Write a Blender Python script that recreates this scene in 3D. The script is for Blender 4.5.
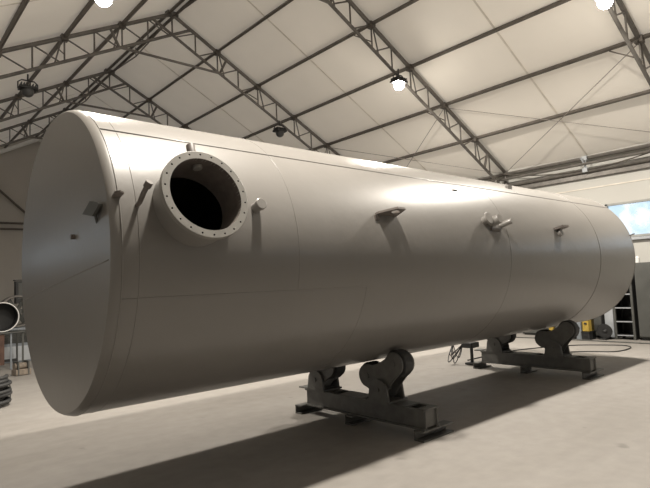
import bpy, bmesh, math, random
from mathutils import Vector, Matrix
random.seed(7)
PI = math.pi
C = bpy.context.scene.collection
for o in list(bpy.data.objects): bpy.data.objects.remove(o)
S = bpy.context.scene

# ------------------------------------------------------------------ camera
YAW, PITCH, ROLL = math.radians(41.4479), math.radians(4.3336), math.radians(-2.5578)
F = Vector((math.sin(YAW)*math.cos(PITCH), math.cos(YAW)*math.cos(PITCH), math.sin(PITCH)))
r0 = F.cross(Vector((0, 0, 1))).normalized(); u0 = r0.cross(F)
r1 = r0*math.cos(ROLL) + u0*math.sin(ROLL); u1 = -r0*math.sin(ROLL) + u0*math.cos(ROLL)
cd = bpy.data.cameras.new('camera'); cam = bpy.data.objects.new('camera', cd); C.objects.link(cam)
M = Matrix((r1, u1, -F)).transposed().to_4x4(); M.translation = Vector((0, 0, 1.6))
cam.matrix_world = M
cd.sensor_width = 36; cd.lens = 532.76/650*36; cd.clip_start = 0.05; cd.clip_end = 300
S.camera = cam

# ------------------------------------------------------------------ world, exposure
S.view_settings.view_transform = 'Standard'; S.view_settings.look = 'None'
S.view_settings.gamma = 1; S.view_settings.use_curve_mapping = False
S.view_settings.exposure = 0.15
w = bpy.data.worlds.new('sky'); S.world = w; w.use_nodes = True
wn = w.node_tree; bg = wn.nodes['Background']
bg.inputs[0].default_value = (0.93, 0.96, 1.0, 1); bg.inputs[1].default_value = 1.5

# ------------------------------------------------------------------ hall numbers
XR, ZR, DX, DZ = 6.10, 8.833, 1.316, 0.689
SL = DZ/DX
XW, XL = 14.24, -2.04                      # side walls
YF0, SP = 12.56, 4.592                      # frame B and the frame spacing
YFRONT, YBACK = YF0-4*SP, YF0+3*SP
def roofz(x): return ZR-abs(x-XR)*SL
LAMP_XZ = [(2.70, 5.98), (9.40, 6.12)]
LAMP_POWER = 400.0
LAMP_COL = (1.0, 0.93, 0.83)

# ------------------------------------------------------------------ materials
def srgb(r, g, b):
    f = lambda c: ((c/255+0.055)/1.055)**2.4 if c > 10 else c/255/12.92
    return (f(r), f(g), f(b), 1)
def mat(name, col, rough=0.5, metal=0.0, nscale=None, namt=0.15, bump=0.0, bscale=40, emit=None, coat=0.0, rough_var=0.0, spec=0.5):
    m = bpy.data.materials.new(name); m.use_nodes = True
    nt = m.node_tree; b = nt.nodes['Principled BSDF']; L = nt.links
    b.inputs['Base Color'].default_value = (*col[:3], 1)
    b.inputs['Roughness'].default_value = rough; b.inputs['Metallic'].default_value = metal
    b.inputs['Coat Weight'].default_value = coat; b.inputs['Coat Roughness'].default_value = 0.20
    b.inputs['Specular IOR Level'].default_value = spec
    tc = nt.nodes.new('ShaderNodeTexCoord')
    n = nt.nodes.new('ShaderNodeTexNoise'); n.inputs['Scale'].default_value = nscale or 3.0; n.inputs['Detail'].default_value = 6
    L.new(tc.outputs['Object'], n.inputs['Vector'])
    mr = nt.nodes.new('ShaderNodeMapRange'); mr.inputs[1].default_value = 0.3; mr.inputs[2].default_value = 0.7
    mr.inputs[3].default_value = 1-namt; mr.inputs[4].default_value = 1+namt
    L.new(n.outputs['Fac'], mr.inputs[0])
    mx = nt.nodes.new('ShaderNodeVectorMath'); mx.operation = 'SCALE'
    mx.inputs[0].default_value = col[:3]; L.new(mr.outputs[0], mx.inputs['Scale']); L.new(mx.outputs[0], b.inputs['Base Color'])
    if rough_var:
        mr2 = nt.nodes.new('ShaderNodeMapRange'); mr2.inputs[3].default_value = max(0, rough-rough_var); mr2.inputs[4].default_value = rough+rough_var
        L.new(n.outputs['Fac'], mr2.inputs[0]); L.new(mr2.outputs[0], b.inputs['Roughness'])
    if bump:
        n2 = nt.nodes.new('ShaderNodeTexNoise'); n2.inputs['Scale'].default_value = bscale; n2.inputs['Detail'].default_value = 3
        L.new(tc.outputs['Object'], n2.inputs['Vector'])
        bp = nt.nodes.new('ShaderNodeBump'); bp.inputs['Strength'].default_value = bump; bp.inputs['Distance'].default_value = 0.01
        L.new(n2.outputs['Fac'], bp.inputs['Height']); L.new(bp.outputs[0], b.inputs['Normal'])
    if emit:
        b.inputs['Emission Color'].default_value = (*emit[:3], 1); b.inputs['Emission Strength'].default_value = emit[3]
    return m
M_ = {}
M_['paint'] = mat('tank_grey_paint', (0.20, 0.189, 0.175), 0.40, nscale=1.3, namt=0.04, bump=0.12, bscale=9, coat=0.35, rough_var=0.05)
M_['inner'] = mat('tank_inside_primer', (0.10, 0.075, 0.065), 0.8, nscale=4)
M_['flange'] = mat('flange_grey_paint', (0.25, 0.24, 0.22), 0.45, nscale=8, namt=0.08)
M_['lug'] = mat('dull_lug_steel', (0.13, 0.112, 0.10), 0.5, nscale=20)
M_['roof'] = mat('roof_fabric', (0.88, 0.83, 0.745), 0.55, nscale=0.5, namt=0.05, bump=0.05, bscale=3)
M_['wallfab'] = mat('white_wall_fabric', (0.50, 0.49, 0.455), 0.6, nscale=0.6, namt=0.03)
M_['sidefab'] = mat('grey_wall_fabric', (0.22, 0.215, 0.205), 0.6, nscale=0.6, namt=0.03)
M_['gable'] = mat('grey_gable_fabric', (0.46, 0.43, 0.39), 0.7, nscale=0.5, namt=0.08)
M_['steel'] = mat('galvanised_steel', (0.16, 0.148, 0.135), 0.45, metal=0.55, nscale=6, namt=0.2)
M_['purlin'] = mat('dark_purlin_steel', (0.13, 0.115, 0.10), 0.5, metal=0.4, nscale=5, namt=0.2)
M_['cable'] = mat('thin_wire', (0.25, 0.22, 0.2), 0.5)
M_['rotator'] = mat('dark_grey_rotator_paint', (0.105, 0.103, 0.096), 0.5, nscale=9, namt=0.2, bump=0.1, bscale=60)
M_['rubber'] = mat('black_rubber', (0.03, 0.03, 0.03), 0.6, nscale=10, namt=0.2)
M_['black'] = mat('black_paint', (0.02, 0.02, 0.02), 0.5, nscale=10)
M_['cab'] = mat('cabinet_grey', (0.075, 0.076, 0.07), 0.6, nscale=3)
M_['white'] = mat('white_paint', (0.75, 0.74, 0.72), 0.5, nscale=6, namt=0.05)
M_['panel'] = mat('pale_grey_panel', (0.38, 0.40, 0.42), 0.5, nscale=4)
M_['yellow'] = mat('yellow_plastic', (0.42, 0.29, 0.05), 0.6, nscale=7)
M_['brown'] = mat('brown_panel', (0.09, 0.045, 0.03), 0.6, nscale=6, namt=0.3)
M_['wood'] = mat('raw_wood', (0.20, 0.165, 0.13), 0.7, nscale=12, namt=0.3)
M_['machine'] = mat('blue_grey_machine', (0.20, 0.22, 0.24), 0.5, nscale=5)
M_['lens'] = mat('lamp_lens', (1, 1, 1), 0.4, emit=(1.0, 0.93, 0.83, 150))
M_['dimlens'] = mat('unlit_lens', (0.05, 0.05, 0.05), 0.3)
M_['frame'] = mat('window_frame_grey', (0.33, 0.33, 0.31), 0.5)

def add_translucent(m, col, k):
    nt = m.node_tree; L = nt.links; out = [n for n in nt.nodes if n.type == 'OUTPUT_MATERIAL'][0]; b = nt.nodes['Principled BSDF']
    t = nt.nodes.new('ShaderNodeBsdfTranslucent'); t.inputs[0].default_value = (*col, 1)
    x = nt.nodes.new('ShaderNodeMixShader'); x.inputs[0].default_value = k; L.new(b.outputs[0], x.inputs[1]); L.new(t.outputs[0], x.inputs[2]); L.new(x.outputs[0], out.inputs[0])
add_translucent(M_['roof'], (1.0, 0.90, 0.78), 0.07)      # daylight seeps through the thin roof cloth
def floor_mat():
    m = bpy.data.materials.new('concrete_floor'); m.use_nodes = True; nt = m.node_tree; L = nt.links
    b = nt.nodes['Principled BSDF']; tc = nt.nodes.new('ShaderNodeTexCoord')
    n1 = nt.nodes.new('ShaderNodeTexNoise'); n1.inputs['Scale'].default_value = 0.55; n1.inputs['Detail'].default_value = 8; n1.inputs['Roughness'].default_value = 0.62
    n2 = nt.nodes.new('ShaderNodeTexNoise'); n2.inputs['Scale'].default_value = 6; n2.inputs['Detail'].default_value = 8
    mp = nt.nodes.new('ShaderNodeMapping'); mp.inputs['Scale'].default_value = (0.35, 1.3, 1)
    L.new(tc.outputs['Object'], mp.inputs['Vector']); L.new(mp.outputs[0], n1.inputs['Vector']); L.new(tc.outputs['Object'], n2.inputs['Vector'])
    cr = nt.nodes.new('ShaderNodeValToRGB'); e = cr.color_ramp.elements
    e[0].position = 0.36; e[0].color = (0.262, 0.243, 0.221, 1); e[1].position = 0.66; e[1].color = (0.325, 0.305, 0.283, 1)
    L.new(n1.outputs['Fac'], cr.inputs['Fac'])
    mr = nt.nodes.new('ShaderNodeMapRange'); mr.inputs[1].default_value = 0.3; mr.inputs[2].default_value = 0.7; mr.inputs[3].default_value = 0.93; mr.inputs[4].default_value = 1.05
    L.new(n2.outputs['Fac'], mr.inputs[0])
    v = nt.nodes.new('ShaderNodeVectorMath'); v.operation = 'SCALE'; L.new(cr.outputs[0], v.inputs[0]); L.new(mr.outputs[0], v.inputs['Scale'])
    # sparse small dark stains
    n3 = nt.nodes.new('ShaderNodeTexNoise'); n3.inputs['Scale'].default_value = 3.1; n3.inputs['Detail'].default_value = 2; L.new(tc.outputs['Object'], n3.inputs['Vector'])
    m3 = nt.nodes.new('ShaderNodeMapRange'); m3.inputs[1].default_value = 0.70; m3.inputs[2].default_value = 0.78; m3.inputs[3].default_value = 1; m3.inputs[4].default_value = 0.72
    L.new(n3.outputs['Fac'], m3.inputs[0])
    v2 = nt.nodes.new('ShaderNodeVectorMath'); v2.operation = 'SCALE'; L.new(v.outputs[0], v2.inputs[0]); L.new(m3.outputs[0], v2.inputs['Scale'])
    L.new(v2.outputs[0], b.inputs['Base Color']); b.inputs['Roughness'].default_value = 0.62; b.inputs['Specular IOR Level'].default_value = 0.35
    bp = nt.nodes.new('ShaderNodeBump'); bp.inputs['Strength'].default_value = 0.15; bp.inputs['Distance'].default_value = 0.01
    L.new(n2.outputs['Fac'], bp.inputs['Height']); L.new(bp.outputs[0], b.inputs['Normal'])
    return m
M_['floor'] = floor_mat()
def pane_mat():
    m = bpy.data.materials.new('window_glass'); m.use_nodes = True; nt = m.node_tree; L = nt.links
    nt.nodes.clear(); out = nt.nodes.new('ShaderNodeOutputMaterial')
    t = nt.nodes.new('ShaderNodeBsdfTransparent'); g = nt.nodes.new('ShaderNodeBsdfGlossy'); g.inputs['Roughness'].default_value = 0.05
    tr = nt.nodes.new('ShaderNodeBsdfTranslucent'); tr.inputs[0].default_value = (0.9, 0.95, 1, 1)
    n = nt.nodes.new('ShaderNodeTexNoise'); n.inputs['Scale'].default_value = 2.5; n.inputs['Detail'].default_value = 6
    tc = nt.nodes.new('ShaderNodeTexCoord'); L.new(tc.outputs['Object'], n.inputs[0])
    cr = nt.nodes.new('ShaderNodeValToRGB'); cr.color_ramp.elements[0].position = 0.4; cr.color_ramp.elements[0].color = (0.74, 0.85, 0.92, 1)
    cr.color_ramp.elements[1].position = 0.55; cr.color_ramp.elements[1].color = (0.96, 0.98, 1, 1); L.new(n.outputs['Fac'], cr.inputs[0]); L.new(cr.outputs[0], t.inputs[0])
    a = nt.nodes.new('ShaderNodeMixShader'); a.inputs[0].default_value = 0.25; L.new(t.outputs[0], a.inputs[1]); L.new(tr.outputs[0], a.inputs[2])
    b = nt.nodes.new('ShaderNodeMixShader'); b.inputs[0].default_value = 0.05; L.new(a.outputs[0], b.inputs[1]); L.new(g.outputs[0], b.inputs[2])
    L.new(b.outputs[0], out.inputs[0]); return m
M_['pane'] = pane_mat()

# ------------------------------------------------------------------ helpers
class MB:
    def __init__(s): s.v = []; s.f = []; s.sm = []
    def add(s, vs, fs, smooth=False):
        k = len(s.v); s.v += [tuple(v) for v in vs]; s.f += [tuple(i+k for i in f) for f in fs]; s.sm += [smooth]*len(fs); return s
    def box(s, c, d, R=None):
        c = Vector(c); hx, hy, hz = d[0]/2, d[1]/2, d[2]/2; vs = []
        for z in (-hz, hz):
            for x, y in ((-hx, -hy), (hx, -hy), (hx, hy), (-hx, hy)):
                q = Vector((x, y, z)); vs.append(c+(R @ q if R else q))
        return s.add(vs, [(3, 2, 1, 0), (4, 5, 6, 7), (0, 1, 5, 4), (1, 2, 6, 5), (2, 3, 7, 6), (3, 0, 4, 7)])
    def tube(s, pts, r, n=8, cap=True, closed=False):
        pts = [Vector(p) for p in pts]; rs = r if isinstance(r, (list, tuple)) else [r]*len(pts)
        N = len(pts); vs = []; up = None
        for i, p in enumerate(pts):
            a = pts[i-1] if (i > 0 or closed) else p; b = pts[(i+1) % N] if (i < N-1 or closed) else p
            t = (b-a).normalized()
            if up is None:
                up = Vector((0, 0, 1)) if abs(t.z) < 0.9 else Vector((1, 0, 0))
            x = t.cross(up).normalized(); y = x.cross(t).normalized(); up = y
            for k in range(n):
                an = 2*PI*k/n; vs.append(p+(x*math.cos(an)+y*math.sin(an))*rs[i])
        fs = []
        for i in range(N if closed else N-1):
            j = (i+1) % N
            for k in range(n): fs.append((i*n+k, i*n+(k+1) % n, j*n+(k+1) % n, j*n+k))
        s.add(vs, fs, True)
        if cap and not closed:
            s.add([vs[k] for k in range(n)], [tuple(range(n))[::-1]]); s.add([vs[(N-1)*n+k] for k in range(n)], [tuple(range(n))])
        return s
    def lathe(s, prof, origin, axis, n=32, closed=False, a0=0, a1=2*PI):     # prof: (along, radius)
        o = Vector(origin); t = Vector(axis).normalized(); up = Vector((0, 0, 1)) if abs(t.z) < 0.9 else Vector((1, 0, 0))
        x = t.cross(up).normalized(); y = x.cross(t).normalized(); vs = []; P = len(prof)
        for (l, r) in prof:
            for k in range(n):
                an = 2*PI*k/n; vs.append(o+t*l+(x*math.cos(an)+y*math.sin(an))*r)
        fs = []
        for i in range(P if closed else P-1):
            j = (i+1) % P
            for k in range(n): fs.append((i*n+(k+1) % n, i*n+k, j*n+k, j*n+(k+1) % n))
        if not closed:
            if prof[0][1] > 1e-4: pass
        return s.add(vs, fs, True)
    def prism(s, poly, fn0, fn1):                        # poly of 2-D points, two maps to 3-D
        n = len(poly); vs = [fn0(*p) for p in poly]+[fn1(*p) for p in poly]
        return s.add(vs, [tuple(range(n))[::-1], tuple(range(n, 2*n))]+[(i, (i+1) % n, n+(i+1) % n, n+i) for i in range(n)])
    def mesh(s, name, m, auto=35):
        me = bpy.data.meshes.new(name); me.from_pydata(s.v, [], s.f); me.materials.append(m)
        bm = bmesh.new(); bm.from_mesh(me); bmesh.ops.remove_doubles(bm, verts=bm.verts, dist=1e-5)
        bmesh.ops.recalc_face_normals(bm, faces=bm.faces)
        for e in bm.edges:
            if len(e.link_faces) == 2 and e.calc_face_angle(0) > math.radians(auto): e.smooth = False
        for f in bm.faces: f.smooth = True
        bm.to_mesh(me); bm.free(); return me
    def build(s, name, m, parent=None, auto=35, bevel=0):
        o = bpy.data.objects.new(name, s.mesh(name, m, auto)); C.objects.link(o)
        if parent is not None: o.parent = parent
        if bevel:
            b = o.modifiers.new('bevel', 'BEVEL'); b.width = bevel; b.segments = 2; b.limit_method = 'ANGLE'; b.harden_normals = False
        return o
def inst(me, name, parent, loc=(0, 0, 0), rot=None):
    o = bpy.data.objects.new(name, me); C.objects.link(o); o.parent = parent; o.location = loc
    if rot: o.rotation_euler = rot
    return o
def tag(o, label, cat, group=None):
    o['label'] = label; o['category'] = cat
    if group: o['group'] = group
    return o
def thing(name, label, cat, loc=(0, 0, 0), rz=0, group=None):
    o = bpy.data.objects.new(name, None); C.objects.link(o); o.location = loc; o.rotation_euler = (0, 0, rz); o.empty_display_size = 0.2
    return tag(o, label, cat, group)
def struct(o): o['kind'] = 'structure'; return o
def copy_tree(o, parent=None):
    c = o.copy(); C.objects.link(c)
    if parent is not None: c.parent = parent
    for ch in list(o.children):
        if ch.parent == o: copy_tree(ch, c)
    return c

# ------------------------------------------------------------------ the shell of the hall
struct(MB().box(((XW+XL)/2, (YFRONT+YBACK)/2, -0.1), (XW-XL+0.6, YBACK-YFRONT+0.6, 0.2)).build('floor', M_['floor']))
g = struct(MB().box((6, 10, -0.35), (160, 160, 0.2)).build('ground', mat('outside_ground', (0.22, 0.22, 0.2), 0.9)))

def slope_panel(side):
    b = MB(); xe = XW if side > 0 else XL; n = 64
    y0, y1 = YFRONT-0.1, YBACK+0.1; off = 0.13
    def P(x, y, dz=0):
        # fabric sags a touch between the frames
        k = (y-YFRONT)/SP; sag = 0.05*math.sin(PI*(k % 1))
        return (x, y, roofz(x)+off-sag+dz)
    xs = [XR, XR+side*2.7, XR+side*5.4, xe+side*0.25]; ys = [y0+(y1-y0)*i/(7*8) for i in range(7*8+1)]
    for dz, rev in ((0, 0),):
        vs = [P(x, y, dz) for y in ys for x in xs]; m = len(xs)
        b.add(vs, [((j*m+i), (j*m+i+1), ((j+1)*m+i+1), ((j+1)*m+i)) for j in range(len(ys)-1) for i in range(m-1)], True)
    return b
ceil = struct(slope_panel(1).build('ceiling', M_['roof'])); struct(slope_panel(-1).build('ceiling', M_['roof']))
# welded fabric seams half-way between the frames
for side in (1, -1):
    for k in range(-4, 3):
        y = YF0+(k+0.5)*SP; xe = XW if side > 0 else XL
        z = lambda x: roofz(x)+0.13-0.05-0.004
        MB().prism([(XR, 0), (xe, 0), (xe, 0.01), (XR, 0.01)], lambda a, c: (a, y-0.02, z(a)+c-0.004), lambda a, c: (a, y+0.02, z(a)+c-0.004)).build('roof_seam', M_['wallfab'] if False else mat('seam', (0.70, 0.65, 0.57), 0.6) if (k == -4 and side == 1) else bpy.data.materials['seam'], ceil)
ZE = roofz(XW)                                            # eave height
def side_wall(name, X, sgn, wins, fab='wallfab'):
    # a wall with window openings, built of boxes round them
    root = struct(bpy.data.objects.new(name, None)); C.objects.link(root)
    zb, zt = 2.42, 3.30; b = MB(); L_ = YBACK-YFRONT; yc = (YBACK+YFRONT)/2; xc = X+sgn*0.06; t = 0.10
    b.box((xc, yc, zb/2), (t, L_, zb)); b.box((xc, yc, (zt+ZE+0.15)/2), (t, L_, ZE+0.15-zt))
    y = YFRONT
    for a, c in sorted(wins):
        b.box((xc, (y+a)/2, (zb+zt)/2), (t, a-y, zt-zb)); y = c
    b.box((xc, (y+YBACK)/2, (zb+zt)/2), (t, YBACK-y, zt-zb))
    b.build('fabric', M_[fab], root)
    s = MB().box((X-sgn*0.0+sgn*0.004, yc, 3.78), (0.012, L_, 0.03)); s.build('wall_seam', bpy.data.materials['seam'], root)
    k = MB().box((X-sgn*0.015, yc, 0.06), (0.05, L_, 0.12)).build('kick_rail', M_['panel'], root)
    return root
WR = [(-1.1, 1.0), (1.25, 5.34), (9.0, 12.0)]
WL = [(-4.9, -1.6), (9.0, 12.1), (12.3, 15.4), (15.6, 18.7), (18.9, 22.0)]
side_wall('wall_right', XW, 1, WR); side_wall('wall_left', XL, -1, WL, 'sidefab')
wn_ = 0
def window(X, sgn, y0, y1, zb=2.42, zt=3.30):
    global wn_; wn_ += 1
    r = struct(bpy.data.objects.new('window_%d' % wn_, None)); C.objects.link(r)
    b = MB(); xc = X+sgn*0.04; w_ = 0.09
    for z in (zb+0.03, zt-0.02): b.box((xc, (y0+y1)/2, z), (w_, y1-y0, 0.05))
    for y in (y0+0.025, y1-0.025): b.box((xc, y, (zb+zt)/2), (w_, 0.05, zt-zb))
    b.build('window_frame', M_['frame'], r)
    MB().box((X-sgn*0.03, (y0+y1)/2, zb-0.04), (0.12, y1-y0+0.1, 0.06)).build('window_sill', M_['panel'], r)
    MB().box((X+sgn*0.06, (y0+y1)/2, (zb+zt)/2), (0.012, y1-y0-0.04, zt-zb-0.04)).build('pane', M_['pane'], r)
for a, c in WR: window(XW, 1, a, c)
for a, c in WL: window(XL, -1, a, c)
def gable(name, Y, sgn, m, openings=()):
    root = struct(bpy.data.objects.new(name, None)); C.objects.link(root)
    b = MB(); zt0 = 3.2 if openings else -0.05
    xs = [XL-0.1]; 
    for a, c, z0, z1 in openings: xs += [a, c]
    xs.append(XW+0.1)
    for i in range(0, len(xs) if openings else 0, 2):
        b.box(((xs[i]+xs[i+1])/2, Y, zt0/2), (xs[i+1]-xs[i], 0.1, zt0))
    for a, c, z0, z1 in openings:
        if z0 > 0: b.box(((a+c)/2, Y, z0/2), (c-a, 0.1, z0))
        if z1 < zt0: b.box(((a+c)/2, Y, (z1+zt0)/2), (c-a, 0.1, zt0-z1))
    poly = [(XL-0.1, zt0), (XW+0.1, zt0), (XW+0.1, roofz(XW)+0.12), (XR, ZR+0.12), (XL-0.1, roofz(XL)+0.12)]
    b.prism(poly, lambda x, z: (x, Y-0.05, z), lambda x, z: (x, Y+0.05, z)); b.build('fabric', m, root)
    return root
gb = gable('wall_back', YBACK, 1, M_['gable'])
gf = gable('wall_front', YFRONT, -1, M_['sidefab'], [(8.6, 11.8, 0.0, 2.9)])
# roller door in the front gable: pale slats, upper row of glazed slats
dr = struct(bpy.data.objects.new('door_1', None)); C.objects.link(dr)
for i in range(7):
    z = 0.21+i*0.415
    if i in (5, 6): 
        MB().box((10.2, YFRONT, z), (3.2, 0.02, 0.40)).build('glazed_slat', M_['pane'], dr)
    else: MB().box((10.2, YFRONT, z), (3.2, 0.05, 0.40)).build('slat', M_['panel'], dr, bevel=0.01)
# gable steelwork at the back: eave-level rail pair, posts and a diagonal brace
bk = thing('gable_frame', 'dark steel posts, rails and brace against the far grey gable wall at left', 'frame', (XR, YBACK-0.15, 0))
for dz in (4.60, 4.86): MB().tube([(XL+0.1-XR, 0, dz), (XW-0.1-XR, 0, dz)], 0.045).build('rail', M_['purlin'], bk)
for x in (XL+2.6, XR-2.4, XR+3.5): MB().box((x-XR, 0, (roofz(x))/2), (0.14, 0.12, roofz(x)-0.02)).build('post', M_['purlin'], bk)
MB().tube([(4.2-XR, -0.07, 6.6), (7.6-XR, -0.07, 3.4)], 0.05).build('brace', M_['purlin'], bk)
MB().tube([(XL+0.1-XR, -0.02, roofz(XL)-0.1), (-0.0, -0.02, ZR-0.1)], 0.09).build('rake_beam', M_['white'], bk)
MB().tube([(XW-0.1-XR, -0.02, roofz(XW)-0.1), (0.0, -0.02, ZR-0.1)], 0.09).build('rake_beam', M_['white'], bk)

# ------------------------------------------------------------------ roof trusses
TD = 0.56                                                  # vertical depth of a truss
US = 0.5*DX
def truss(k, label):
    Y = YF0+k*SP
    t = thing('roof_truss', label, 'truss', (XR, Y, 0), 0, 'tubular roof trusses of the hall')
    top = lambda u: Vector((u*DX, 0, ZR-abs(u)*DZ)); bot = lambda u: Vector((u*DX, 0, ZR-TD-abs(u)*DZ))
    UE = (XW-XR)/DX-0.06
    for s in (1, -1):
        MB().tube([top(0), top(s*UE)], 0.048, 10).build('top_chord', M_['steel'], t)
        ux = -s*TD/(2*DZ)                                  # lower chord runs on past the ridge to the other slope
        MB().tube([Vector((ux*DX, 0, ZR-TD+abs(ux)*DZ)), bot(s*UE*0.985)], 0.038, 10).build('bottom_chord', M_['steel'], t)
        MB().tube([top(s*UE)+Vector((0, 0, -0.02)), Vector((s*UE*DX, 0, 0))], 0.048, 10).build('outer_column_chord', M_['steel'], t)
        xi = s*(UE*DX-0.55)
        MB().tube([Vector((xi, 0, ZR-TD-abs(xi)/DX*DZ)), Vector((xi, 0, 0.0))], 0.038, 10).build('inner_column_chord', M_['steel'], t)
        MB().box((s*(UE*DX-0.27), 0, 0.012), (0.8, 0.3, 0.024)).build('base_plate', M_['steel'], t)
        i = 0
        u = 0.5
        while u < 5.9:
            MB().tube([top(s*u), bot(s*u)], 0.02, 6).build('post', M_['steel'], t)
            MB().tube([top(s*u), bot(s*(u-0.44))], 0.018, 6).build('web_strut', M_['steel'], t)
            if abs(u-round(u)) < 0.01 and u > 0.9:
                MB().tube([top(s*(u+0.04)), bot(s*(u+0.16))], 0.018, 6).build('web_strut', M_['steel'], t)
                MB().box(top(s*u)+Vector((0, 0, -0.01)), (0.15, 0.15, 0.13)).build('node_clamp', M_['purlin'], t)
            u += 0.5
        MB().tube([top(s*1.22), bot(s*1.05)], 0.035, 8).build('heavy_strut', M_['steel'], t)
        MB().tube([top(s*5.45), bot(s*5.3)], 0.035, 8).build('heavy_strut', M_['steel'], t)
        z = 0.55; flip = 0
        while z < 3.6:
            a = (s*UE*DX, 0, z); c = (xi, 0, z+0.5)
            if flip: a, c = (xi, 0, z), (s*UE*DX, 0, z+0.5)
            MB().tube([a, c], 0.018, 6).build('web_strut', M_['steel'], t); z += 0.5; flip ^= 1
    MB().tube([top(0), bot(0)], 0.022, 6).build('post', M_['steel'], t)
    MB().tube([bot(-1.03), bot(1.03)], 0.034, 8).build('ridge_tie', M_['steel'], t)
    MB().box((0, 0, ZR), (0.3, 0.16, 0.1)).build('ridge_plate', M_['steel'], t)
    return t
truss(-2, 'roof truss nearest the camera, crossing the top right corner beside a lit lamp')
truss(-1, 'roof truss running down from the top centre, lit floodlight hanging on it')
truss(0, 'roof truss whose peak shows at top left, closest one to the tank end')
truss(1, 'roof truss right behind the one peaking at top left, its peak just over the tank')
truss(2, 'farthest roof truss, lowest at the left edge next to the far gable wall')

# purlins, each one continuous through all bays
names = {0: 'double ridge purlin along the peak of the roof'}
ordn = ['', 'first', 'second', 'third', 'fourth', 'fifth']
for j in range(-5, 6):
    x = XR+j*DX; zc = ZR-abs(j)*DZ+0.015
    if j == 0: lab = names[0]
    else: lab = '%s dark steel purlin below the ridge on the %s slope' % (ordn[abs(j)], 'right' if j > 0 else 'left')
    p = thing('roof_purlin', lab, 'purlin', (x, 0, zc), 0, 'steel purlins under the fabric roof')
    if j == 0:
        for dx in (-0.09, 0.09): MB().tube([(dx, YFRONT+0.1, -0.02), (dx, YBACK-0.1, -0.02)], 0.04, 8).build('rail', M_['purlin'], p)
        for k in (-2, -1, 0, 1, 2):
            y = YF0+k*SP
            MB().tube([(0, y+0.05, -0.10), (0, y+2.4, -0.29), (0, y+SP-0.05, -0.10)], 0.02, 6).tube([(0, y+2.4, -0.28), (0, y+2.4, -0.03)], 0.015, 6).build('under_brace', M_['purlin'], p)
    else:
        R = Matrix.Rotation(math.atan(SL)*(1 if j > 0 else -1), 3, 'Y')
        MB().box((0, (YFRONT+YBACK)/2, 0), (0.055, YBACK-YFRONT-0.2, 0.075), R).build('rail', M_['purlin'], p)
        for k in (-2, -1, 0, 1, 2):
            y = YF0+k*SP
            MB().tube([(0, y+0.02, -0.40), (0, y+0.55, -0.05)], 0.014, 6).build('knee_brace', M_['purlin'], p) if abs(j) in (2, 4) else None
# eave rails and a coupling half-way along each bay
for s, X in ((1, XW), (-1, XL)):
    side = 'right' if s > 0 else 'left'
    e = thing('eave_rail', 'bundle of steel eave tubes along the top of the %s wall' % side, 'rail', (X-s*0.12, 0, ZE))
    for dx, dz, r in ((0.0, -0.02, 0.05), (-s*0.14, -0.19, 0.035), (-s*0.02, -0.36, 0.05)):
        MB().tube([(dx, YFRONT+0.1, dz), (dx, YBACK-0.1, dz)], r, 8).build('eave_tube', M_['steel'], e)
    MB().box((0.06*s, (YFRONT+YBACK)/2, -0.47), (0.06, YBACK-YFRONT-0.2, 0.12)).build('wall_top_channel', M_['steel'], e)
    for k in range(-3, 3):
        y0 = YF0+k*SP; 
        MB().tube([(-s*0.08, y0+SP*i/12, -0.02-0.32*4*(i/12)*(1-i/12)*1.0) for i in range(13)], 0.016, 6).build('sagging_wire', M_['purlin'], e)
        b = MB(); y = y0+SP/2
        b.tube([(-s*0.05, y-0.04, 0.04), (-s*0.05, y+0.04, -0.40)], 0.018, 6).tube([(-s*0.16, y+0.06, -0.02), (0, y-0.06, -0.38)], 0.02, 6)
        b.box((-s*0.02, y, -0.03), (0.14, 0.12, 0.1)).box((-s*0.04, y, -0.34), (0.14, 0.12, 0.1)); b.build('coupling', M_['panel'], e)
# thin crossed wires in the lowest roof panels
for s in (1, -1):
    for k, nm in ((-2, 'nearest'), (-1, 'middle'), (0, 'farther')):
        y0 = YF0+k*SP; y1 = y0+SP
        r = thing('brace_wire', 'crossed thin wires bracing the lower %s roof slope, %s bay' % ('right' if s > 0 else 'left', nm), 'wire', (XR, y0, 0))
        P = lambda u, y: (s*u*DX, y-y0, ZR-u*DZ-0.06)
        MB().tube([P(4, y0), P(6.1, y1)], 0.009, 5).build('wire', M_['cable'], r)
        MB().tube([P(6.1, y0), P(4, y1)], 0.009, 5).build('wire', M_['cable'], r)

# ------------------------------------------------------------------ floodlights
def lamp(X, Y, Z, lit, label, k=1.0):
    t = thing('flood_light', label, 'lamp', (X, Y, Z), 0, 'high floodlights hung from the trusses')
    b = MB().box((0, 0, 0.085), (0.34, 0.26, 0.05))
    for i in range(6): b.box((-0.14+i*0.056, 0, 0.14), (0.012, 0.24, 0.07))
    b.build('housing', M_['black'], t)
    br = MB().tube([(-0.19, 0, 0.06), (-0.19, 0, 0.20), (-0.12, 0, 0.26), (0.12, 0, 0.26), (0.19, 0, 0.20), (0.19, 0, 0.06)], 0.014, 6)
    br.tube([(0, 0, 0.26), (0, 0, 0.40)], 0.018, 6); br.build('bracket', M_['black'], t)
    MB().lathe([(-0.10, 0.001), (-0.095, 0.04), (-0.075, 0.08), (-0.04, 0.108), (0.0, 0.12), (0.06, 0.12)], (0, 0, 0.0), (0, 0, 1), 20).build('lens', M_['lens'] if lit else M_['dimlens'], t)
    if lit:
        ld = bpy.data.lights.new('lamp_beam', 'AREA'); ld.shape = 'DISK'; ld.size = 0.24; ld.energy = LAMP_POWER*k; ld.color = LAMP_COL
        lo = bpy.data.objects.new('lamp_beam', ld); C.objects.link(lo); lo.parent = t; lo.location = (0, 0, -0.115)
    return t
LY = {-2: 3.25, -1: 7.80, 0: 12.45}
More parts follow.
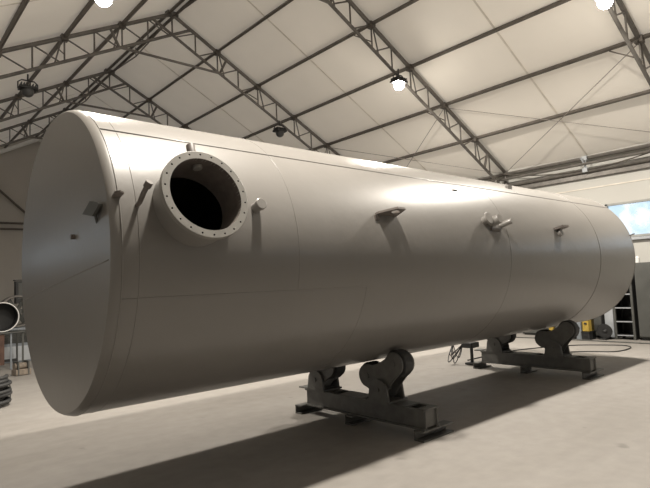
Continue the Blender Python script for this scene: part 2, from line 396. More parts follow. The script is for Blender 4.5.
lamp(2.70, LY[-2], 5.98, True, 'lit floodlight above the near end of the tank, out of the picture', 0.95)
lamp(9.40, LY[-2], 6.12, True, 'lit floodlight glaring at the top right of the picture', 1.1)
lamp(2.70, LY[-1], 5.98, True, 'lit floodlight glaring at the top left edge of the picture', 0.66)
lamp(9.40, LY[-1], 6.12, True, 'lit floodlight on the truss at top centre')
lamp(2.70, LY[0], 5.98, False, 'unlit floodlight hanging at the far left under the truss')
lamp(9.40, LY[0], 6.12, False, 'unlit floodlight under the truss just above the tank')

# ------------------------------------------------------------------ the tank
TR, TY, TZ = 1.187, 4.53, 1.872
X0, XS, X1, XF = 1.185, 1.25, 10.16, 10.225
T = thing('storage_tank', 'huge glossy grey horizontal steel tank lying on roller stands', 'tank', (0, TY, TZ), 0.0047)
def sp(X, th, r=TR):                                     # th in degrees above the camera-side horizontal
    a = math.radians(th); return Vector((X, -r*math.cos(a), r*math.sin(a)))
def set_norm(o, fn):
    me = o.data; me.normals_split_custom_set_from_vertices([fn(v.co) for v in me.vertices])
rad_n = lambda co: Vector((0, co.y, co.z)).normalized()
def plate(Xa, Xb, ta, tb, hole=None):
    me = bpy.data.meshes.new('shell_plate'); vs = []; fs = []
    if hole is None:
        nt = max(2, int((tb-ta)/2.5)); nx = 2
        for i in range(nx+1):
            for j in range(nt+1): vs.append(sp(Xa+(Xb-Xa)*i/nx, ta+(tb-ta)*j/nt))
        for i in range(nx):
            for j in range(nt): fs.append((i*(nt+1)+j, (i+1)*(nt+1)+j, (i+1)*(nt+1)+j+1, i*(nt+1)+j+1))
    else:
        hx, hth, hr = hole; N = 96; K = 14; rows = []
        cx, cs = (Xa+Xb)/2, math.radians((ta+tb)/2)*TR; hw, hh = (Xb-Xa)/2, math.radians(tb-ta)/2*TR
        corner = [math.atan2(sy*hh+(cs-math.radians(hth)*TR), sx*hw+(cx-hx)) for sx in (-1, 1) for sy in (-1, 1)]
        angs = sorted([2*PI*k/N-PI for k in range(N)]+corner); hs = math.radians(hth)*TR
        for a in angs:
            dx, dy = math.cos(a), math.sin(a)
            ix, iy = hx+hr*dx, hs+TR*math.asin(hr*dy/TR)
            tx = ((Xb if dx > 0 else Xa)-hx)/dx if abs(dx) > 1e-9 else 1e9
            ty = ((math.radians(tb)*TR if dy > 0 else math.radians(ta)*TR)-hs)/dy if abs(dy) > 1e-9 else 1e9
            tt = min(tx, ty); ox, oy = hx+dx*tt, hs+dy*tt
            rows.append([sp(ix+(ox-ix)*q/K, math.degrees((iy+(oy-iy)*q/K)/TR)) for q in range(K+1)])
        n = len(rows); vs = [v for r in rows for v in r]
        for i in range(n):
            for q in range(K): fs.append((i*(K+1)+q, i*(K+1)+q+1, ((i+1) % n)*(K+1)+q+1, ((i+1) % n)*(K+1)+q))
    me.from_pydata(vs, [], fs); me.materials.append(M_['paint'])
    for p in me.polygons: p.use_smooth = True
    o = bpy.data.objects.new('shell_plate', me); C.objects.link(o); o.parent = T
    set_norm(o, rad_n); return o
MHX, MHT, MHR = 1.769, 15.55, 0.292
TOPS, MID = 47.5, -15.0
def band(joints, ta, tb, hole=None):
    for a, b in zip(joints[:-1], joints[1:]):
        plate(a, b, ta, tb, hole if hole and a < hole[0] < b else None)
band([XS, 1.362, 2.68, 5.99, 8.69, X1], MID, TOPS, (MHX, MHT, MHR))
band([XS, 1.362, 3.48, 5.99, 8.69, X1], -165.0, MID)
band([XS, 1.362, 2.68, 7.0, 8.69, X1], TOPS, 195.0)
def seam(pts, r=0.0035):
    return MB().tube(pts, r, 6).build('weld_seam', M_['paint'], T, auto=180)
def cseam(X, ta, tb, r=0.0024):
    n = max(2, int(abs(tb-ta)/3)); seam([sp(X, ta+(tb-ta)*i/n, TR) for i in range(n+1)], r)
def lseam(Xa, Xb, th, r=0.0024): seam([sp(Xa+(Xb-Xa)*i/12, th, TR) for i in range(13)], r)
cseam(XS, -179, 180, 0.0045); cseam(1.362, -165, 195); cseam(2.68, MID, 195); cseam(3.48, -165, MID); cseam(5.99, -165, TOPS); cseam(7.0, TOPS, 195); cseam(8.69, -179, 180, 0.005); cseam(X1, -179, 180, 0.004)
lseam(XS, X1, TOPS, 0.007); lseam(XS, 3.48, MID); lseam(XS, X1, 195)
# heads: flat faces with a rounded knuckle
def head(xw, xf, sgn):
    ax = abs(xw-xf); prof = []
    for i in range(11):
        a = math.radians(58)*i/10; prof.append((xw+sgn*ax*math.sin(a)/math.sin(math.radians(58)), TR-0.026*(1-math.cos(a))/(1-math.cos(math.radians(58)))))
    rr = prof[-1][1]
    for f in (0.97, 0.85, 0.65, 0.45, 0.25, 0.001): prof.append((xf+sgn*0.02*(1-f*f)-sgn*0.001, rr*f))
    b = MB().lathe(prof, (0, 0, 0), (1, 0, 0), 180)
    return b.build('end_head', M_['paint'], T, auto=22)
hd = head(XS, X0, -1); head(X1, XF, 1)
# weld seam, rhomboid lug, small plug on the near face
fx = X0
def fp(s, z, d=0): return Vector((fx-d, s, z))
dish = lambda s_, z_: 0.02*(1-(s_*s_+z_*z_)/1.161**2)
MB().tube([fp(s_, -0.16+0.0-(s_+0.19)*0.11, dish(s_, -0.16)+0.001) for s_ in [-1.13+i*0.1 for i in range(22)]], 0.0035, 6).build('weld_seam', M_['paint'], T, auto=180)
lug = MB(); lug.prism([(-0.80, 0.27), (-0.98, 0.235), (-1.10, 0.30), (-0.94, 0.34)], lambda q, z: (fx-0.026-0.03*(q+1.065), q, z), lambda q, z: (fx-0.046-0.03*(q+1.065), q, z))
lug.tube([(fx, -0.93, 0.20), (fx-0.03, -0.98, 0.25)], 0.010, 6).box((fx-0.012, -0.95, 0.29), (0.045, 0.05, 0.03)); lug.build('face_lug', M_['cab'], T)
MB().lathe([(0, 0.018), (0.03, 0.018), (0.03, 0.001)], (fx-0.012, -0.50, 0.147), (-1, 0, 0), 10).build('plug', M_['lug'], T)
# knuckle eye lugs, near and far
for X, s in ((1.235, 1), (10.17, -1)):
    b = MB(); th = 17; c = sp(X, th, TR+0.03); u = sp(0, th, 1)
    b.prism([(-0.025, -0.05), (0.025, -0.05), (0.03, 0.03), (0, 0.05), (-0.03, 0.03)], lambda p, q: c+u*q+Vector((p, 0, 0))+Vector((0, 0, 0.006)), lambda p, q: c+u*q+Vector((p, 0, 0))-Vector((0, 0, 0.006)))
    b.build('eye_lug', M_['lug'], T)

# manhole: neck, drilled flange
mn = sp(0, MHT, 1).normalized(); mc = lambda d: Vector((MHX, 0, 0))+mn*d
FD, RO, RI = 1.399, 0.322, 0.266
mx = Vector((1, 0, 0)); my = mn.cross(mx).normalized()
def saddle(r, n=72):                                     # neck end follows the shell
    return [(math.cos(2*PI*k/n)*r, math.sin(2*PI*k/n)*r) for k in range(n)]
b = MB(); n = 72; ro, ri = MHR, RI; vs = []
for (x, y) in saddle(ro): vs.append(Vector((MHX, 0, 0))+mx*x+my*y+mn*(math.sqrt(TR*TR-y*y)-0.004))
for (x, y) in saddle(ro): vs.append(mc(FD-0.035)+mx*x+my*y)
b.add(vs, [(k, (k+1) % n, n+(k+1) % n, n+k) for k in range(n)], True)
neck = b.build('manhole_neck', M_['paint'], T)
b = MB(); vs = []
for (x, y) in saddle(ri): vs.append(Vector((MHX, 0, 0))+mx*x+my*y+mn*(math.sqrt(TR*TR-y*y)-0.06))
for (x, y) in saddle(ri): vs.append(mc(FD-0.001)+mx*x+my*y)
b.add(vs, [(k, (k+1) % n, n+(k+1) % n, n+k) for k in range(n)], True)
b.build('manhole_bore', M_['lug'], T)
# flange ring with drilled holes (annulus cut by boolean)
ring = MB().lathe([(FD-0.035, RI), (FD-0.035, RO), (FD-0.003, RO), (FD, RO-0.004), (FD, RI)], mc(0), mn, 96, closed=True).build('manhole_flange', M_['flange'], T)
cut = MB()
NB = 22
for k in range(NB):
    a = 2*PI*(k+0.5)/NB; c = mx*math.cos(a)*0.2975+my*math.sin(a)*0.2975
    cc = mc(FD-0.022)+c; e = mc(FD+0.02)+c; vs = []
    for q in (cc, e):
        for i in range(10): vs.append(q+mx*math.cos(2*PI*i/10)*0.0072+my*math.sin(2*PI*i/10)*0.0072)
    cut.add(vs, [(i, (i+1) % 10, 10+(i+1) % 10, 10+i) for i in range(10)]+[tuple(range(10))[::-1], tuple(range(10, 20))])
co = cut.build('cutter', M_['black'], T)
md = ring.modifiers.new('b', 'BOOLEAN'); md.operation = 'DIFFERENCE'; md.object = co; md.solver = 'EXACT'
bpy.context.view_layer.update(); dg = bpy.context.evaluated_depsgraph_get()
me = bpy.data.meshes.new_from_object(ring.evaluated_get(dg)); ring.modifiers.clear(); ring.data = me
for p_ in me.polygons: p_.use_smooth = False
bpy.data.objects.remove(co)
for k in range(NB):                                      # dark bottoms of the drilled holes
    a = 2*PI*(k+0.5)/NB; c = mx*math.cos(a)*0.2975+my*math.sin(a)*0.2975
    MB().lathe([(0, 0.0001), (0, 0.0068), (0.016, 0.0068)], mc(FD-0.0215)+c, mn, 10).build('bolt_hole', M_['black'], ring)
# small coupling on top of the neck and the plug inside
def pipe(name, base, d, r, L_, m, cap=True, n=16, rim=0.0, parent=T):
    p = [(0, r), (L_-0.006, r)]
    if rim: p = [(0, r), (L_-0.03, r), (L_-0.03, r+rim), (L_-0.003, r+rim)]
    p += [(L_, r+rim-0.004)]
    p += [(L_, 0.001)] if cap else [(L_, r*0.75), (L_*0.4, r*0.75), (L_*0.4, 0.001)]
    return MB().lathe(p, base, d, n).build(name, m, parent)
upn = -my if my.z < 0 else my
pipe('neck_coupling', mc(1.29)+upn*0.285-mx*0.0, upn, 0.033, 0.145, M_['lug'])
pipe('inner_plug', mc(1.30)+upn*0.262+mx*0.02, -upn, 0.035, 0.025, M_['flange'])
# nozzles on the side of the shell
def nozzle(name, X, th, d, r, L_, m, **k): return pipe(name, sp(X, th, TR-0.012), Vector(d).normalized(), r, L_, m, **k)
rd = lambda th: sp(0, th, 1).normalized()
e = MB(); b0 = sp(1.365, 14.5, TR-0.01); dd = rd(14.5)
e.tube([b0, b0+dd*0.05, b0+dd*0.075+Vector((0.0, 0, 0.012)), b0+dd*0.09+Vector((0.012, 0, 0.05)), b0+dd*0.12+Vector((0.02, 0, 0.075)), b0+dd*0.122+Vector((0.021, 0, 0.077)), b0+dd*0.15+Vector((0.03, 0, 0.10))], [0.015, 0.015, 0.017, 0.017, 0.017, 0.025, 0.025], 12)
e.build('elbow_pipe', M_['lug'], T)
nozzle('capped_nozzle', 2.30, 16.5, rd(16.5), 0.040, 0.105, M_['paint'], rim=0.006)
# lifting lug: plate with an oval hole
def hole_plate(name, O, ux, uy, un, outline, hc, hr, th, m):
    # outline: list of points; hc, hr: oval centre and radii in the plate plane
    N = 48; outer = []; inner = []
    for k in range(N):
        a = 2*PI*k/N; dx, dy = math.cos(a), math.sin(a); best = 1e9
        for i in range(len(outline)):
            (x1_, y1_), (x2_, y2_) = outline[i], outline[(i+1) % len(outline)]
            ex, ey = x2_-x1_, y2_-y1_; den = dx*ey-dy*ex
            if abs(den) < 1e-9: continue
            t_ = ((x1_-hc[0])*ey-(y1_-hc[1])*ex)/den; s_ = ((x1_-hc[0])*dy-(y1_-hc[1])*dx)/den
            if t_ > 0 and -1e-6 <= s_ <= 1+1e-6: best = min(best, t_)
        outer.append((hc[0]+dx*best, hc[1]+dy*best)); inner.append((hc[0]+dx*hr[0], hc[1]+dy*hr[1]))
    P = lambda p, z: O+ux*p[0]+uy*p[1]+un*z
    vs = [P(p, th/2) for p in outer]+[P(p, th/2) for p in inner]+[P(p, -th/2) for p in outer]+[P(p, -th/2) for p in inner]; fs = []
    for k in range(N):
        j = (k+1) % N
        fs += [(k, j, N+j, N+k), (2*N+j, 2*N+k, 3*N+k, 3*N+j), (k, 2*N+k, 2*N+j, j), (N+k, N+j, 3*N+j, 3*N+k)]
    return MB().add(vs, fs).build(name, m, T)
th = 18; ux = Vector((1, 0, 0)); un_ = ux.cross(rd(th))
hole_plate('lifting_lug', sp(3.66, th, TR-0.01), ux, rd(th), un_, [(0, 0), (0.30, 0), (0.27, 0.17), (0.15, 0.175), (0.0, 0.05)], (0.19, 0.105), (0.055, 0.028), 0.02, M_['lug'])
MB().box(sp(3.66, th-2, TR+0.005), (0.05, 0.02, 0.05)).build('lug_pad', M_['lug'], T)
# nozzle cluster
nozzle('flanged_nozzle', 5.53, 19, rd(20), 0.045, 0.10, M_['paint'], rim=0.03)
nozzle('stub_nozzle', 5.66, 18, rd(18), 0.058, 0.15, M_['paint'])
nozzle('thin_nozzle', 5.88, 17, rd(17)+Vector((0.12, 0, 0)), 0.034, 0.16, M_['paint'])
MB().box(sp(5.72, 14, TR+0.01), (0.20, 0.03, 0.03)).build('nozzle_pad', M_['lug'], T)
# flat lug with small nozzle below it
hole_plate('flat_lug', sp(7.34, 17.5, TR-0.01), ux, rd(17.5), un_, [(-0.06, 0), (0.14, 0), (0.16, 0.14), (0.0, 0.12)], (0.07, 0.085), (0.03, 0.02), 0.03, M_['lug'])
pipe('stub_nozzle', sp(7.40, 14.5, TR-0.01), rd(14.5), 0.05, 0.05, M_['paint'])
MB().box(sp(5.30, 40.5, TR+0.002), (0.09, 0.03, 0.012)).build('name_plate_stub', M_['lug'], T)
MB().box(sp(6.98, 56, TR+0.01), (0.10, 0.05, 0.05)).build('top_stub', M_['paint'], T)

# ------------------------------------------------------------------ welding rotators
WRR = 0.145
def rotator(X, label, dy=0.0):
    t = thing('tank_rotator', label, 'roller stand', (X, TY+dy, 0), 0, 'roller stands under the tank')
    m = M_['rotator']; hw = 0.125; zb, zt = 0.105, 0.305; YA, YB_ = -1.07, 0.80; yc = (YA+YB_)/2; LL = YB_-YA
    for s in (-1, 1):                                    # two long channels, flanges facing out
        b = MB(); x = s*(hw-0.02)
        b.box((x-s*0.012, yc, (zb+zt)/2), (0.012, LL, zt-zb)); b.box((x, yc, zb+0.008), (0.045, LL, 0.016)); b.box((x, yc, zt-0.008), (0.045, LL, 0.016))
        b.build('channel', m, t)
    for y0, y1 in ((YA, YA+0.10), (YA+0.24, -0.32), (-0.20, 0.20), (0.32, YB_)):
        MB().box((0, (y0+y1)/2, zt-0.004), (2*hw-0.01, y1-y0, 0.016)).build('deck_plate', m, t)
    for y in (YA+0.03, YB_-0.02): MB().box((0, y, (zb+zt)/2), (2*hw-0.07, 0.016, zt-zb-0.03)).build('end_plate', m, t)
    MB().box((-0.02, YB_+0.06, zt+0.006), (0.20, 0.14, 0.014)).build('end_shelf', m, t)
    for y, xo, w_ in ((YA+0.05, 0.09, 0.50), (-0.02, 0.0, 0.34), (YB_+0.06, 0.0, 0.40)):   # cross feet
        b = MB()
        b.box((xo, y, zb-0.008), (w_, 0.12, 0.016)); b.box((xo, y, 0.008), (w_, 0.12, 0.016)); b.box((xo, y+0.05, zb/2), (w_, 0.014, zb)); b.build('cross_foot', m, t)
    # bogies
    for s in (-1, 1):
        oy = 0.06
        wheels = []
        for d in (0.735, 0.34):
            y = s*d+oy-dy; z = TZ-math.sqrt((TR+WRR+0.001)**2-(s*d+oy)**2); wheels.append((y, z))
        piv = (s*0.525+oy-dy, 0.44)
        bg_ = bpy.data.objects.new('bogie', None); C.objects.link(bg_); bg_.parent = t
        # rocker arm outline: lobes round both wheels and the pivot
        pts = []
        for (c, r) in ((wheels[0], 0.125), (wheels[1], 0.125), (piv, 0.10)):
            for k in range(24): pts.append((c[0]+r*math.cos(2*PI*k/24), c[1]+r*math.sin(2*PI*k/24)))
        ps = sorted(set(pts)); 
        def half(P):
            h = []
            for p in P:
                while len(h) > 1 and (h[-1][0]-h[-2][0])*(p[1]-h[-2][1])-(h[-1][1]-h[-2][1])*(p[0]-h[-2][0]) <= 0: h.pop()
                h.append(p)
            return h[:-1]
        hull = half(ps)+half(ps[::-1]); out = []
        for i, p in enumerate(hull):
            out.append(p); q = hull[(i+1) % len(hull)]; L_ = math.hypot(q[0]-p[0], q[1]-p[1])
            if L_ > 0.10:
                cx_ = sum(h_[0] for h_ in (wheels[0], wheels[1], piv))/3; cy_ = sum(h_[1] for h_ in (wheels[0], wheels[1], piv))/3
                mxp, myp = (p[0]+q[0])/2, (p[1]+q[1])/2; dn = math.hypot(cx_-mxp, cy_-myp); dip = 0.13*L_ if min(p[1], q[1]) > 0.6 else 0.06*L_
                for f in (0.25, 0.5, 0.75):
                    wgt = dip*(1-(2*f-1)**2); ax_, ay_ = p[0]+(q[0]-p[0])*f, p[1]+(q[1]-p[1])*f
                    out.append((ax_+(cx_-mxp)/dn*wgt, ay_+(cy_-myp)/dn*wgt))
        for x in (-0.09, 0.09):
            MB().prism(out, lambda y, z: (x-0.012, y, z), lambda y, z: (x+0.012, y, z)).build('rocker_arm', m, bg_)
        for (y, z) in wheels:
            MB().lathe([(-0.07, 0.001), (-0.07, 0.07), (-0.066, WRR-0.012), (-0.056, WRR), (0.056, WRR), (0.066, WRR-0.012), (0.07, 0.07), (0.07, 0.001)], (0, y, z), (1, 0, 0), 40).build('roller_wheel', M_['rubber'], bg_)
            MB().lathe([(-0.112, 0.001), (-0.112, 0.03), (0.112, 0.03), (0.112, 0.001)], (0, y, z), (1, 0, 0), 16).build('axle', m, bg_)
        MB().lathe([(-0.15, 0.001), (-0.15, 0.026), (0.15, 0.026), (0.15, 0.001)], (0, piv[0], piv[1]), (1, 0, 0), 16).build('pivot_pin', m, bg_)
        # bracket cheeks standing on the deck
        for x in (-0.125, 0.125):
            pl = [(piv[0]-0.15, zt), (piv[0]+0.15, zt)]+[(piv[0]+0.13*math.cos(a), piv[1]+0.11*math.sin(a)) for a in [PI*i/12 for i in range(13)]]
            MB().prism(pl, lambda y, z: (x-0.012, y, z), lambda y, z: (x+0.012, y, z)).build('bracket', m, t)
        MB().box((0.01, piv[0], zt+0.014), (0.30, 0.32, 0.020)).build('bracket_pad', m, t)
    return t
rotator(4.39, 'dark grey roller stand under the near half of the tank, in the foreground')
rotator(8.43, 'dark grey roller stand under the far end of the tank', 0.06)
mo = thing('drive_cable_bundle', 'black hanging cables and drive box behind the far roller stand', 'cable', (8.62, 5.80, 0))
MB().box((0.0, 0, 0.36), (0.26, 0.22, 0.10)).box((0, -0.02, 0.02), (0.2, 0.2, 0.04)).box((0.0, -0.02, 0.17), (0.05, 0.05, 0.30)).build('drive_box', M_['black'], mo, bevel=0.015)
for i in range(6):
    a = random.uniform(0, 6.28); w_ = random.uniform(0.1, 0.28); pts = []
    for q in range(17):
        f = q/16; pts.append((-0.10+w_*math.cos(a)*math.sin(PI*f)+random.uniform(-.008, .008), 0.10+0.22*f+w_*0.4*math.sin(a)*math.sin(PI*f), 0.38-(0.36-0.04*i)*math.sin(PI*f)))
    MB().tube(pts, 0.009, 6).build('cable', M_['black'], mo)

# loose cable on the floor behind the far rotator, and the long cable by the wall
def spline(P, n=10):
    out = []
    for i in range(len(P)-1):
        p0, p1, p2, p3 = P[max(i-1, 0)], P[i], P[i+1], P[min(i+2, len(P)-1)]
        for k in range(n):
            t_ = k/n; out.append(tuple(0.5*((2*p1[j])+(-p0[j]+p2[j])*t_+(2*p0[j]-5*p1[j]+4*p2[j]-p3[j])*t_*t_+(-p0[j]+3*p1[j]-3*p2[j]+p3[j])*t_**3) for j in range(3)))
    out.append(tuple(P[-1])); return out
tag(MB().tube(spline([(8.95, 6.1, 0.012), (10.6, 6.05, 0.012), (11.9, 5.45, 0.012), (12.35, 4.75, 0.012), (12.35, 4.42, 0.012), (12.0, 4.25, 0.012), (11.4, 4.30, 0.012), (11.15, 4.75, 0.012), (10.75, 5.05, 0.012), (9.6, 5.15, 0.012)]), 0.011, 6).build('floor_cable', M_['black']),
    'thin black cable looping over the pale floor beyond the far roller stand', 'cable')
tag(MB().tube(spline([(12.9, 7.6, 0.014), (12.95, 6.0, 0.014), (12.93, 4.6, 0.014), (12.9, 3.4, 0.014), (12.95, 2.0, 0.014)]), 0.014, 6).build('wall_cable', M_['cab']),
    'straight grey cable on the floor in front of the right wall clutter', 'cable')

# ------------------------------------------------------------------ things along the right wall
c = thing('tall_cabinet', 'tall dark grey steel cabinet at the right edge below the window', 'cabinet', (13.75, 4.05, 0))
MB().box((0, 0, 0.92), (0.5, 1.0, 1.72)).build('body', M_['cab'], c, bevel=0.01)
MB().box((0, 0, 0.03), (0.44, 0.94, 0.06)).build('plinth', M_['black'], c)
for s in (-1, 1):
    d = MB().box((-0.26, s*0.25, 0.92), (0.022, 0.485, 1.66)).build('door', M_['cab'], c, bevel=0.005)
    MB().box((-0.285, s*0.05, 0.98), (0.03, 0.02, 0.14)).build('door_handle', M_['steel'], d)
tag(MB().lathe([(0, 0.001), (0, 0.05), (0.12, 0.05), (0.14, 0.03), (0.16, 0.001)], (13.62, 4.5, 1.78), (0, 0, 1), 14).build('spray_can', M_['white']), 'small pale can on top of the tall grey cabinet', 'can')
sh = thing('storage_rack', 'black open rack with white-edged shelves beside the tall grey cabinet', 'shelf', (13.75, 4.86, 0))
for y in (-0.20, 0.20):
    for x in (-0.22, 0.22): MB().box((x, y, 0.85), (0.05, 0.05, 1.70)).build('upright', M_['cab'], sh)
MB().box((0.24, 0, 0.85), (0.012, 0.42, 1.65)).build('back_panel', M_['black'], sh)
for s in (-0.215, 0.215): MB().box((0.01, s*1.0, 0.85), (0.42, 0.012, 1.65)).build('side_panel', M_['black'], sh)
for z in (0.10, 0.42, 0.74, 1.06, 1.38, 1.69):
    q = MB().box((0, 0, z), (0.46, 0.40, 0.02)).build('shelf', M_['black'], sh); MB().box((-0.235, 0, z), (0.012, 0.40, 0.022)).build('shelf_edge', M_['panel'], q)
pb = thing('panel_board', 'pale grey board leaning between the black rack and the yellow bins', 'board', (13.6, 5.22, 0))
MB().box((0, 0, 0.45), (0.04, 0.20, 0.90)).build('sheet', M_['panel'], pb, bevel=0.01); MB().box((0.03, 0, 0.86), (0.05, 0.20, 0.03)).build('edge_strip', M_['white'], pb); MB().box((0.06, 0, 0.02), (0.2, 0.2, 0.04)).build('foot', M_['black'], pb)
def drum_wheel(x, y, r, label):
    t = thing('hose_reel', label, 'reel', (x, y, r+0.04))
    MB().lathe([(-0.09, r*0.3), (-0.09, r), (-0.07, r), (-0.07, r*0.55), (0.07, r*0.55), (0.07, r), (0.09, r), (0.09, r*0.3)], (0, 0, 0), (0.9, 0.45, 0), 28, closed=True).build('reel', M_['black'], t)
    MB().lathe([(-0.12, 0.001), (-0.10, r*0.25), (0.10, r*0.25), (0.12, 0.001)], (0, 0, 0), (0.9, 0.45, 0), 16).build('hub', M_['rubber'], t)
    MB().box((0, 0, -r-0.02), (0.30, 0.16, 0.04)).build('foot', M_['black'], t)
drum_wheel(13.42, 5.28, 0.16, 'small black hose reel standing in front of the pale grey board')
def bin_(x, y, z, sx, sy, sz, m, label, cat='bin'):
    t = thing('storage_bin', label, cat, (x, y, z), random.uniform(-.02, .02), 'bins and boxes by the right wall'); b = MB(); tk = 0.015
    b.box((0, 0, tk/2), (sx, sy, tk))
    for s in (-1, 1): b.box((s*(sx/2-tk/2), 0, sz/2), (tk, sy, sz)).box((0, s*(sy/2-tk/2), sz/2), (sx, tk, sz))
    b.build('body', m, t)
    r = MB()
    for s in (-1, 1): r.box((s*(sx/2), 0, sz-0.012), (0.03, sy+0.03, 0.024)).box((0, s*(sy/2), sz-0.012), (sx+0.03, 0.03, 0.024))
    r.build('rim', m, t); MB().box((-sx/2-0.01, 0, sz*0.55), (0.012, sy*0.4, 0.04)).build('grip', M_['black'], t)
bin_(13.3, 5.60, 0.20, 0.30, 0.16, 0.34, M_['yellow'], 'largest yellow bin, beside the small black hose reel')
bin_(13.3, 5.60, 0.0, 0.32, 0.19, 0.195, M_['black'], 'black crate under the largest yellow bin')
bin_(13.3, 5.78, 0.0, 0.26, 0.13, 0.50, M_['machine'], 'blue-grey upright box next to the largest yellow bin')
bin_(13.3, 5.95, 0.0, 0.26, 0.12, 0.42, M_['black'], 'upright black box between the blue-grey box and the narrow yellow bin')
bin_(13.3, 6.11, 0.16, 0.22, 0.11, 0.34, M_['yellow'], 'narrow yellow bin on a black crate, middle of the row by the right wall')
bin_(13.3, 6.11, 0.0, 0.26, 0.13, 0.155, M_['black'], 'low black crate under the middle yellow bin')
bin_(13.3, 6.29, 0.0, 0.26, 0.14, 0.36, M_['cab'], 'dark grey box between the two narrow yellow bins')
bin_(13.3, 6.47, 0.18, 0.22, 0.12, 0.26, M_['yellow'], 'short yellow bin nearest the far roller stand')
bin_(13.3, 6.47, 0.0, 0.26, 0.14, 0.175, M_['black'], 'low black crate under the short yellow bin')

lc = thing('backing_box', 'long low black cupboard added behind the row of yellow bins', 'backing', (13.85, 6.45, 0))  # added box, doors included, to keep the gaps between the bins dark
MB().box((0, 0, 0.34), (0.42, 2.10, 0.62)).build('body', M_['black'], lc, bevel=0.01); MB().box((0, 0, 0.665), (0.46, 2.14, 0.03)).build('top_board', M_['cab'], lc)
for i in range(4): MB().box((-0.215, -0.78+i*0.52, 0.34), (0.015, 0.49, 0.56)).build('door', M_['cab'], lc)
MB().box((0.02, 0, 0.015), (0.36, 2.04, 0.03)).build('plinth', M_['black'], lc)

# ------------------------------------------------------------------ things at the far left
tb = thing('work_bench', 'work bench with brown side panel at the left edge', 'bench', (2.3, 14.2, 0))
MB().box((0, 0, 0.83), (1.30, 0.7, 0.03)).build('bench_top', M_['cab'], tb)
MB().box((-0.08, -0.28, 0.46), (0.62, 0.05, 0.68)).build('side_panel', M_['brown'], tb)
for x in (-0.6, 0.6):
    for y in (-0.3, 0.3): MB().box((x, y, 0.41), (0.035, 0.035, 0.81)).build('leg', M_['cab'], tb)
MB().box((0.36, -0.3, 0.41), (0.035, 0.035, 0.81)).build('leg', M_['machine'], tb)
MB().box((0, 0.3, 0.15), (1.2, 0.04, 0.06)).build('stretcher', M_['black'], tb)
fr = thing('pipe_ring', 'black open drum with a pale rim lying on the work bench', 'drum', (2.50, 14.15, 0.851))
MB().lathe([(0, 0.31), (-0.02, 0.325), (0.0, 0.335), (0.38, 0.325), (0.38, 0.001), (0.36, 0.001), (0.36, 0.31)], (0, -0.2, 0.335), (0, 1, 0), 48, closed=True).build('shell', M_['black'], fr)
MB().tube([(0.325*math.cos(2*PI*k/48), -0.215, 0.335+0.325*math.sin(2*PI*k/48)) for k in range(48)], 0.012, 8, closed=True).build('rim', M_['white'], fr)
tg = thing('white_tool', 'small white fitting standing inside the front of the black drum', 'tool', (2.28, 13.88, 0.851))
MB().box((0, 0, 0.03), (0.16, 0.08, 0.06)).box((-0.03, 0, 0.13), (0.06, 0.05, 0.16)).build('body', M_['white'], tg, bevel=0.008); MB().box((0.08, 0, 0.055), (0.10, 0.04, 0.05)).build('arm', M_['white'], tg)
f2 = thing('fan_drum', 'second round drum behind the bench, half hidden by the tank end', 'drum', (3.10, 15.6, 0.86))
MB().lathe([(0, 0.36), (0.35, 0.36), (0.35, 0.40), (0, 0.40)], (0, -0.2, 0.41), (0, 1, 0), 40, closed=True).build('casing', M_['steel'], f2)
MB().lathe([(0.0, 0.001), (0.0, 0.10), (0.2, 0.10), (0.2, 0.001)], (0, -0.15, 0.41), (0, 1, 0), 20).build('hub', M_['cab'], f2)
for k in range(6):
    a = PI/3*k; R = Matrix.Rotation(a, 3, 'Y'); MB().box(R @ Vector((0.22, -0.05, 0))+Vector((0, 0, 0.41)), (0.26, 0.02, 0.10), R @ Matrix.Rotation(0.5, 3, 'X')).build('blade', M_['cab'], f2)
mc_ = thing('machine_cabinet', 'blue-grey machine cabinet with louvres behind the bench', 'machine', (3.15, 15.7, 0))
MB().box((0, 0, 0.43), (1.1, 0.8, 0.85)).build('body', M_['machine'], mc_, bevel=0.01)
for i in range(8): MB().box((-0.12, -0.41, 0.50+i*0.04), (0.62, 0.03, 0.022), Matrix.Rotation(0.5, 3, 'X')).build('louvre', M_['cab'], mc_)
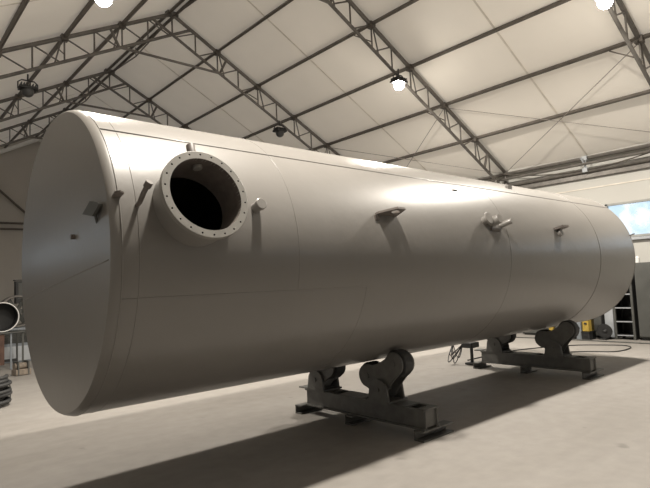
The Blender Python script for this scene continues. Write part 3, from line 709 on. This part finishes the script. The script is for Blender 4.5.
MB().box((-0.12, -0.405, 0.22), (0.66, 0.02, 0.36)).build('lower_panel', M_['panel'], mc_)
eb = thing('electric_box', 'dark grey box on a post above the drums at left', 'box', (3.58, 17.0, 0))
MB().box((0, 0, 1.76), (0.46, 0.22, 0.62)).build('body', M_['black'], eb, bevel=0.01); MB().box((0, -0.12, 1.80), (0.34, 0.02, 0.44)).build('door', M_['cab'], eb); MB().box((0, 0.0, 0.72), (0.08, 0.08, 1.44)).build('post', M_['cab'], eb); MB().box((0, 0, 2.10), (0.5, 0.26, 0.03)).build('hood', M_['cab'], eb)
wb = thing('timber_block', 'short pale timber block strapped on the floor near the tank end', 'block', (2.62, 12.7, 0), 0.2)
MB().box((0, 0, 0.07), (0.30, 0.22, 0.12)).build('lower_beam', M_['wood'], wb, bevel=0.01); MB().lathe([(-0.14, 0.001), (-0.14, 0.065), (0.14, 0.065), (0.14, 0.001)], (0, 0, 0.19), (1, 0, 0), 18).build('roller', M_['wood'], wb)
for x in (-0.1, 0.1): MB().box((x, 0, 0.15), (0.025, 0.24, 0.28)).build('cheek', M_['cab'], wb)
# coiled hoses
hs = thing('hose_coil', 'stack of thick black hose coiled on the floor at the left edge', 'hose', (1.50, 9.45, 0))
pts = []
for i in range(24*8+1):
    a = 2*PI*i/24; ring_i = i/24
    pts.append(((0.26+0.05*math.sin(ring_i*2.3))*math.cos(a)+0.015*math.sin(ring_i*5), (0.26+0.05*math.sin(ring_i*2.3))*math.sin(a), 0.03+ring_i*0.050))
MB().tube(pts, 0.029, 8).build('hose', M_['rubber'], hs)
pts = [((0.17)*math.cos(2*PI*i/24), 0.17*math.sin(2*PI*i/24), 0.03+i/24*0.05) for i in range(24*6+1)]
MB().tube(pts, 0.027, 8).build('inner_hose', M_['rubber'], hs)
for a in (0.3, 2.4, 4.6): MB().tube([(0.33*math.cos(a), 0.33*math.sin(a), 0.01), (0.34*math.cos(a), 0.34*math.sin(a), 0.22), (0.27*math.cos(a), 0.27*math.sin(a), 0.44)], 0.010, 6).build('strap', M_['cab'], hs)
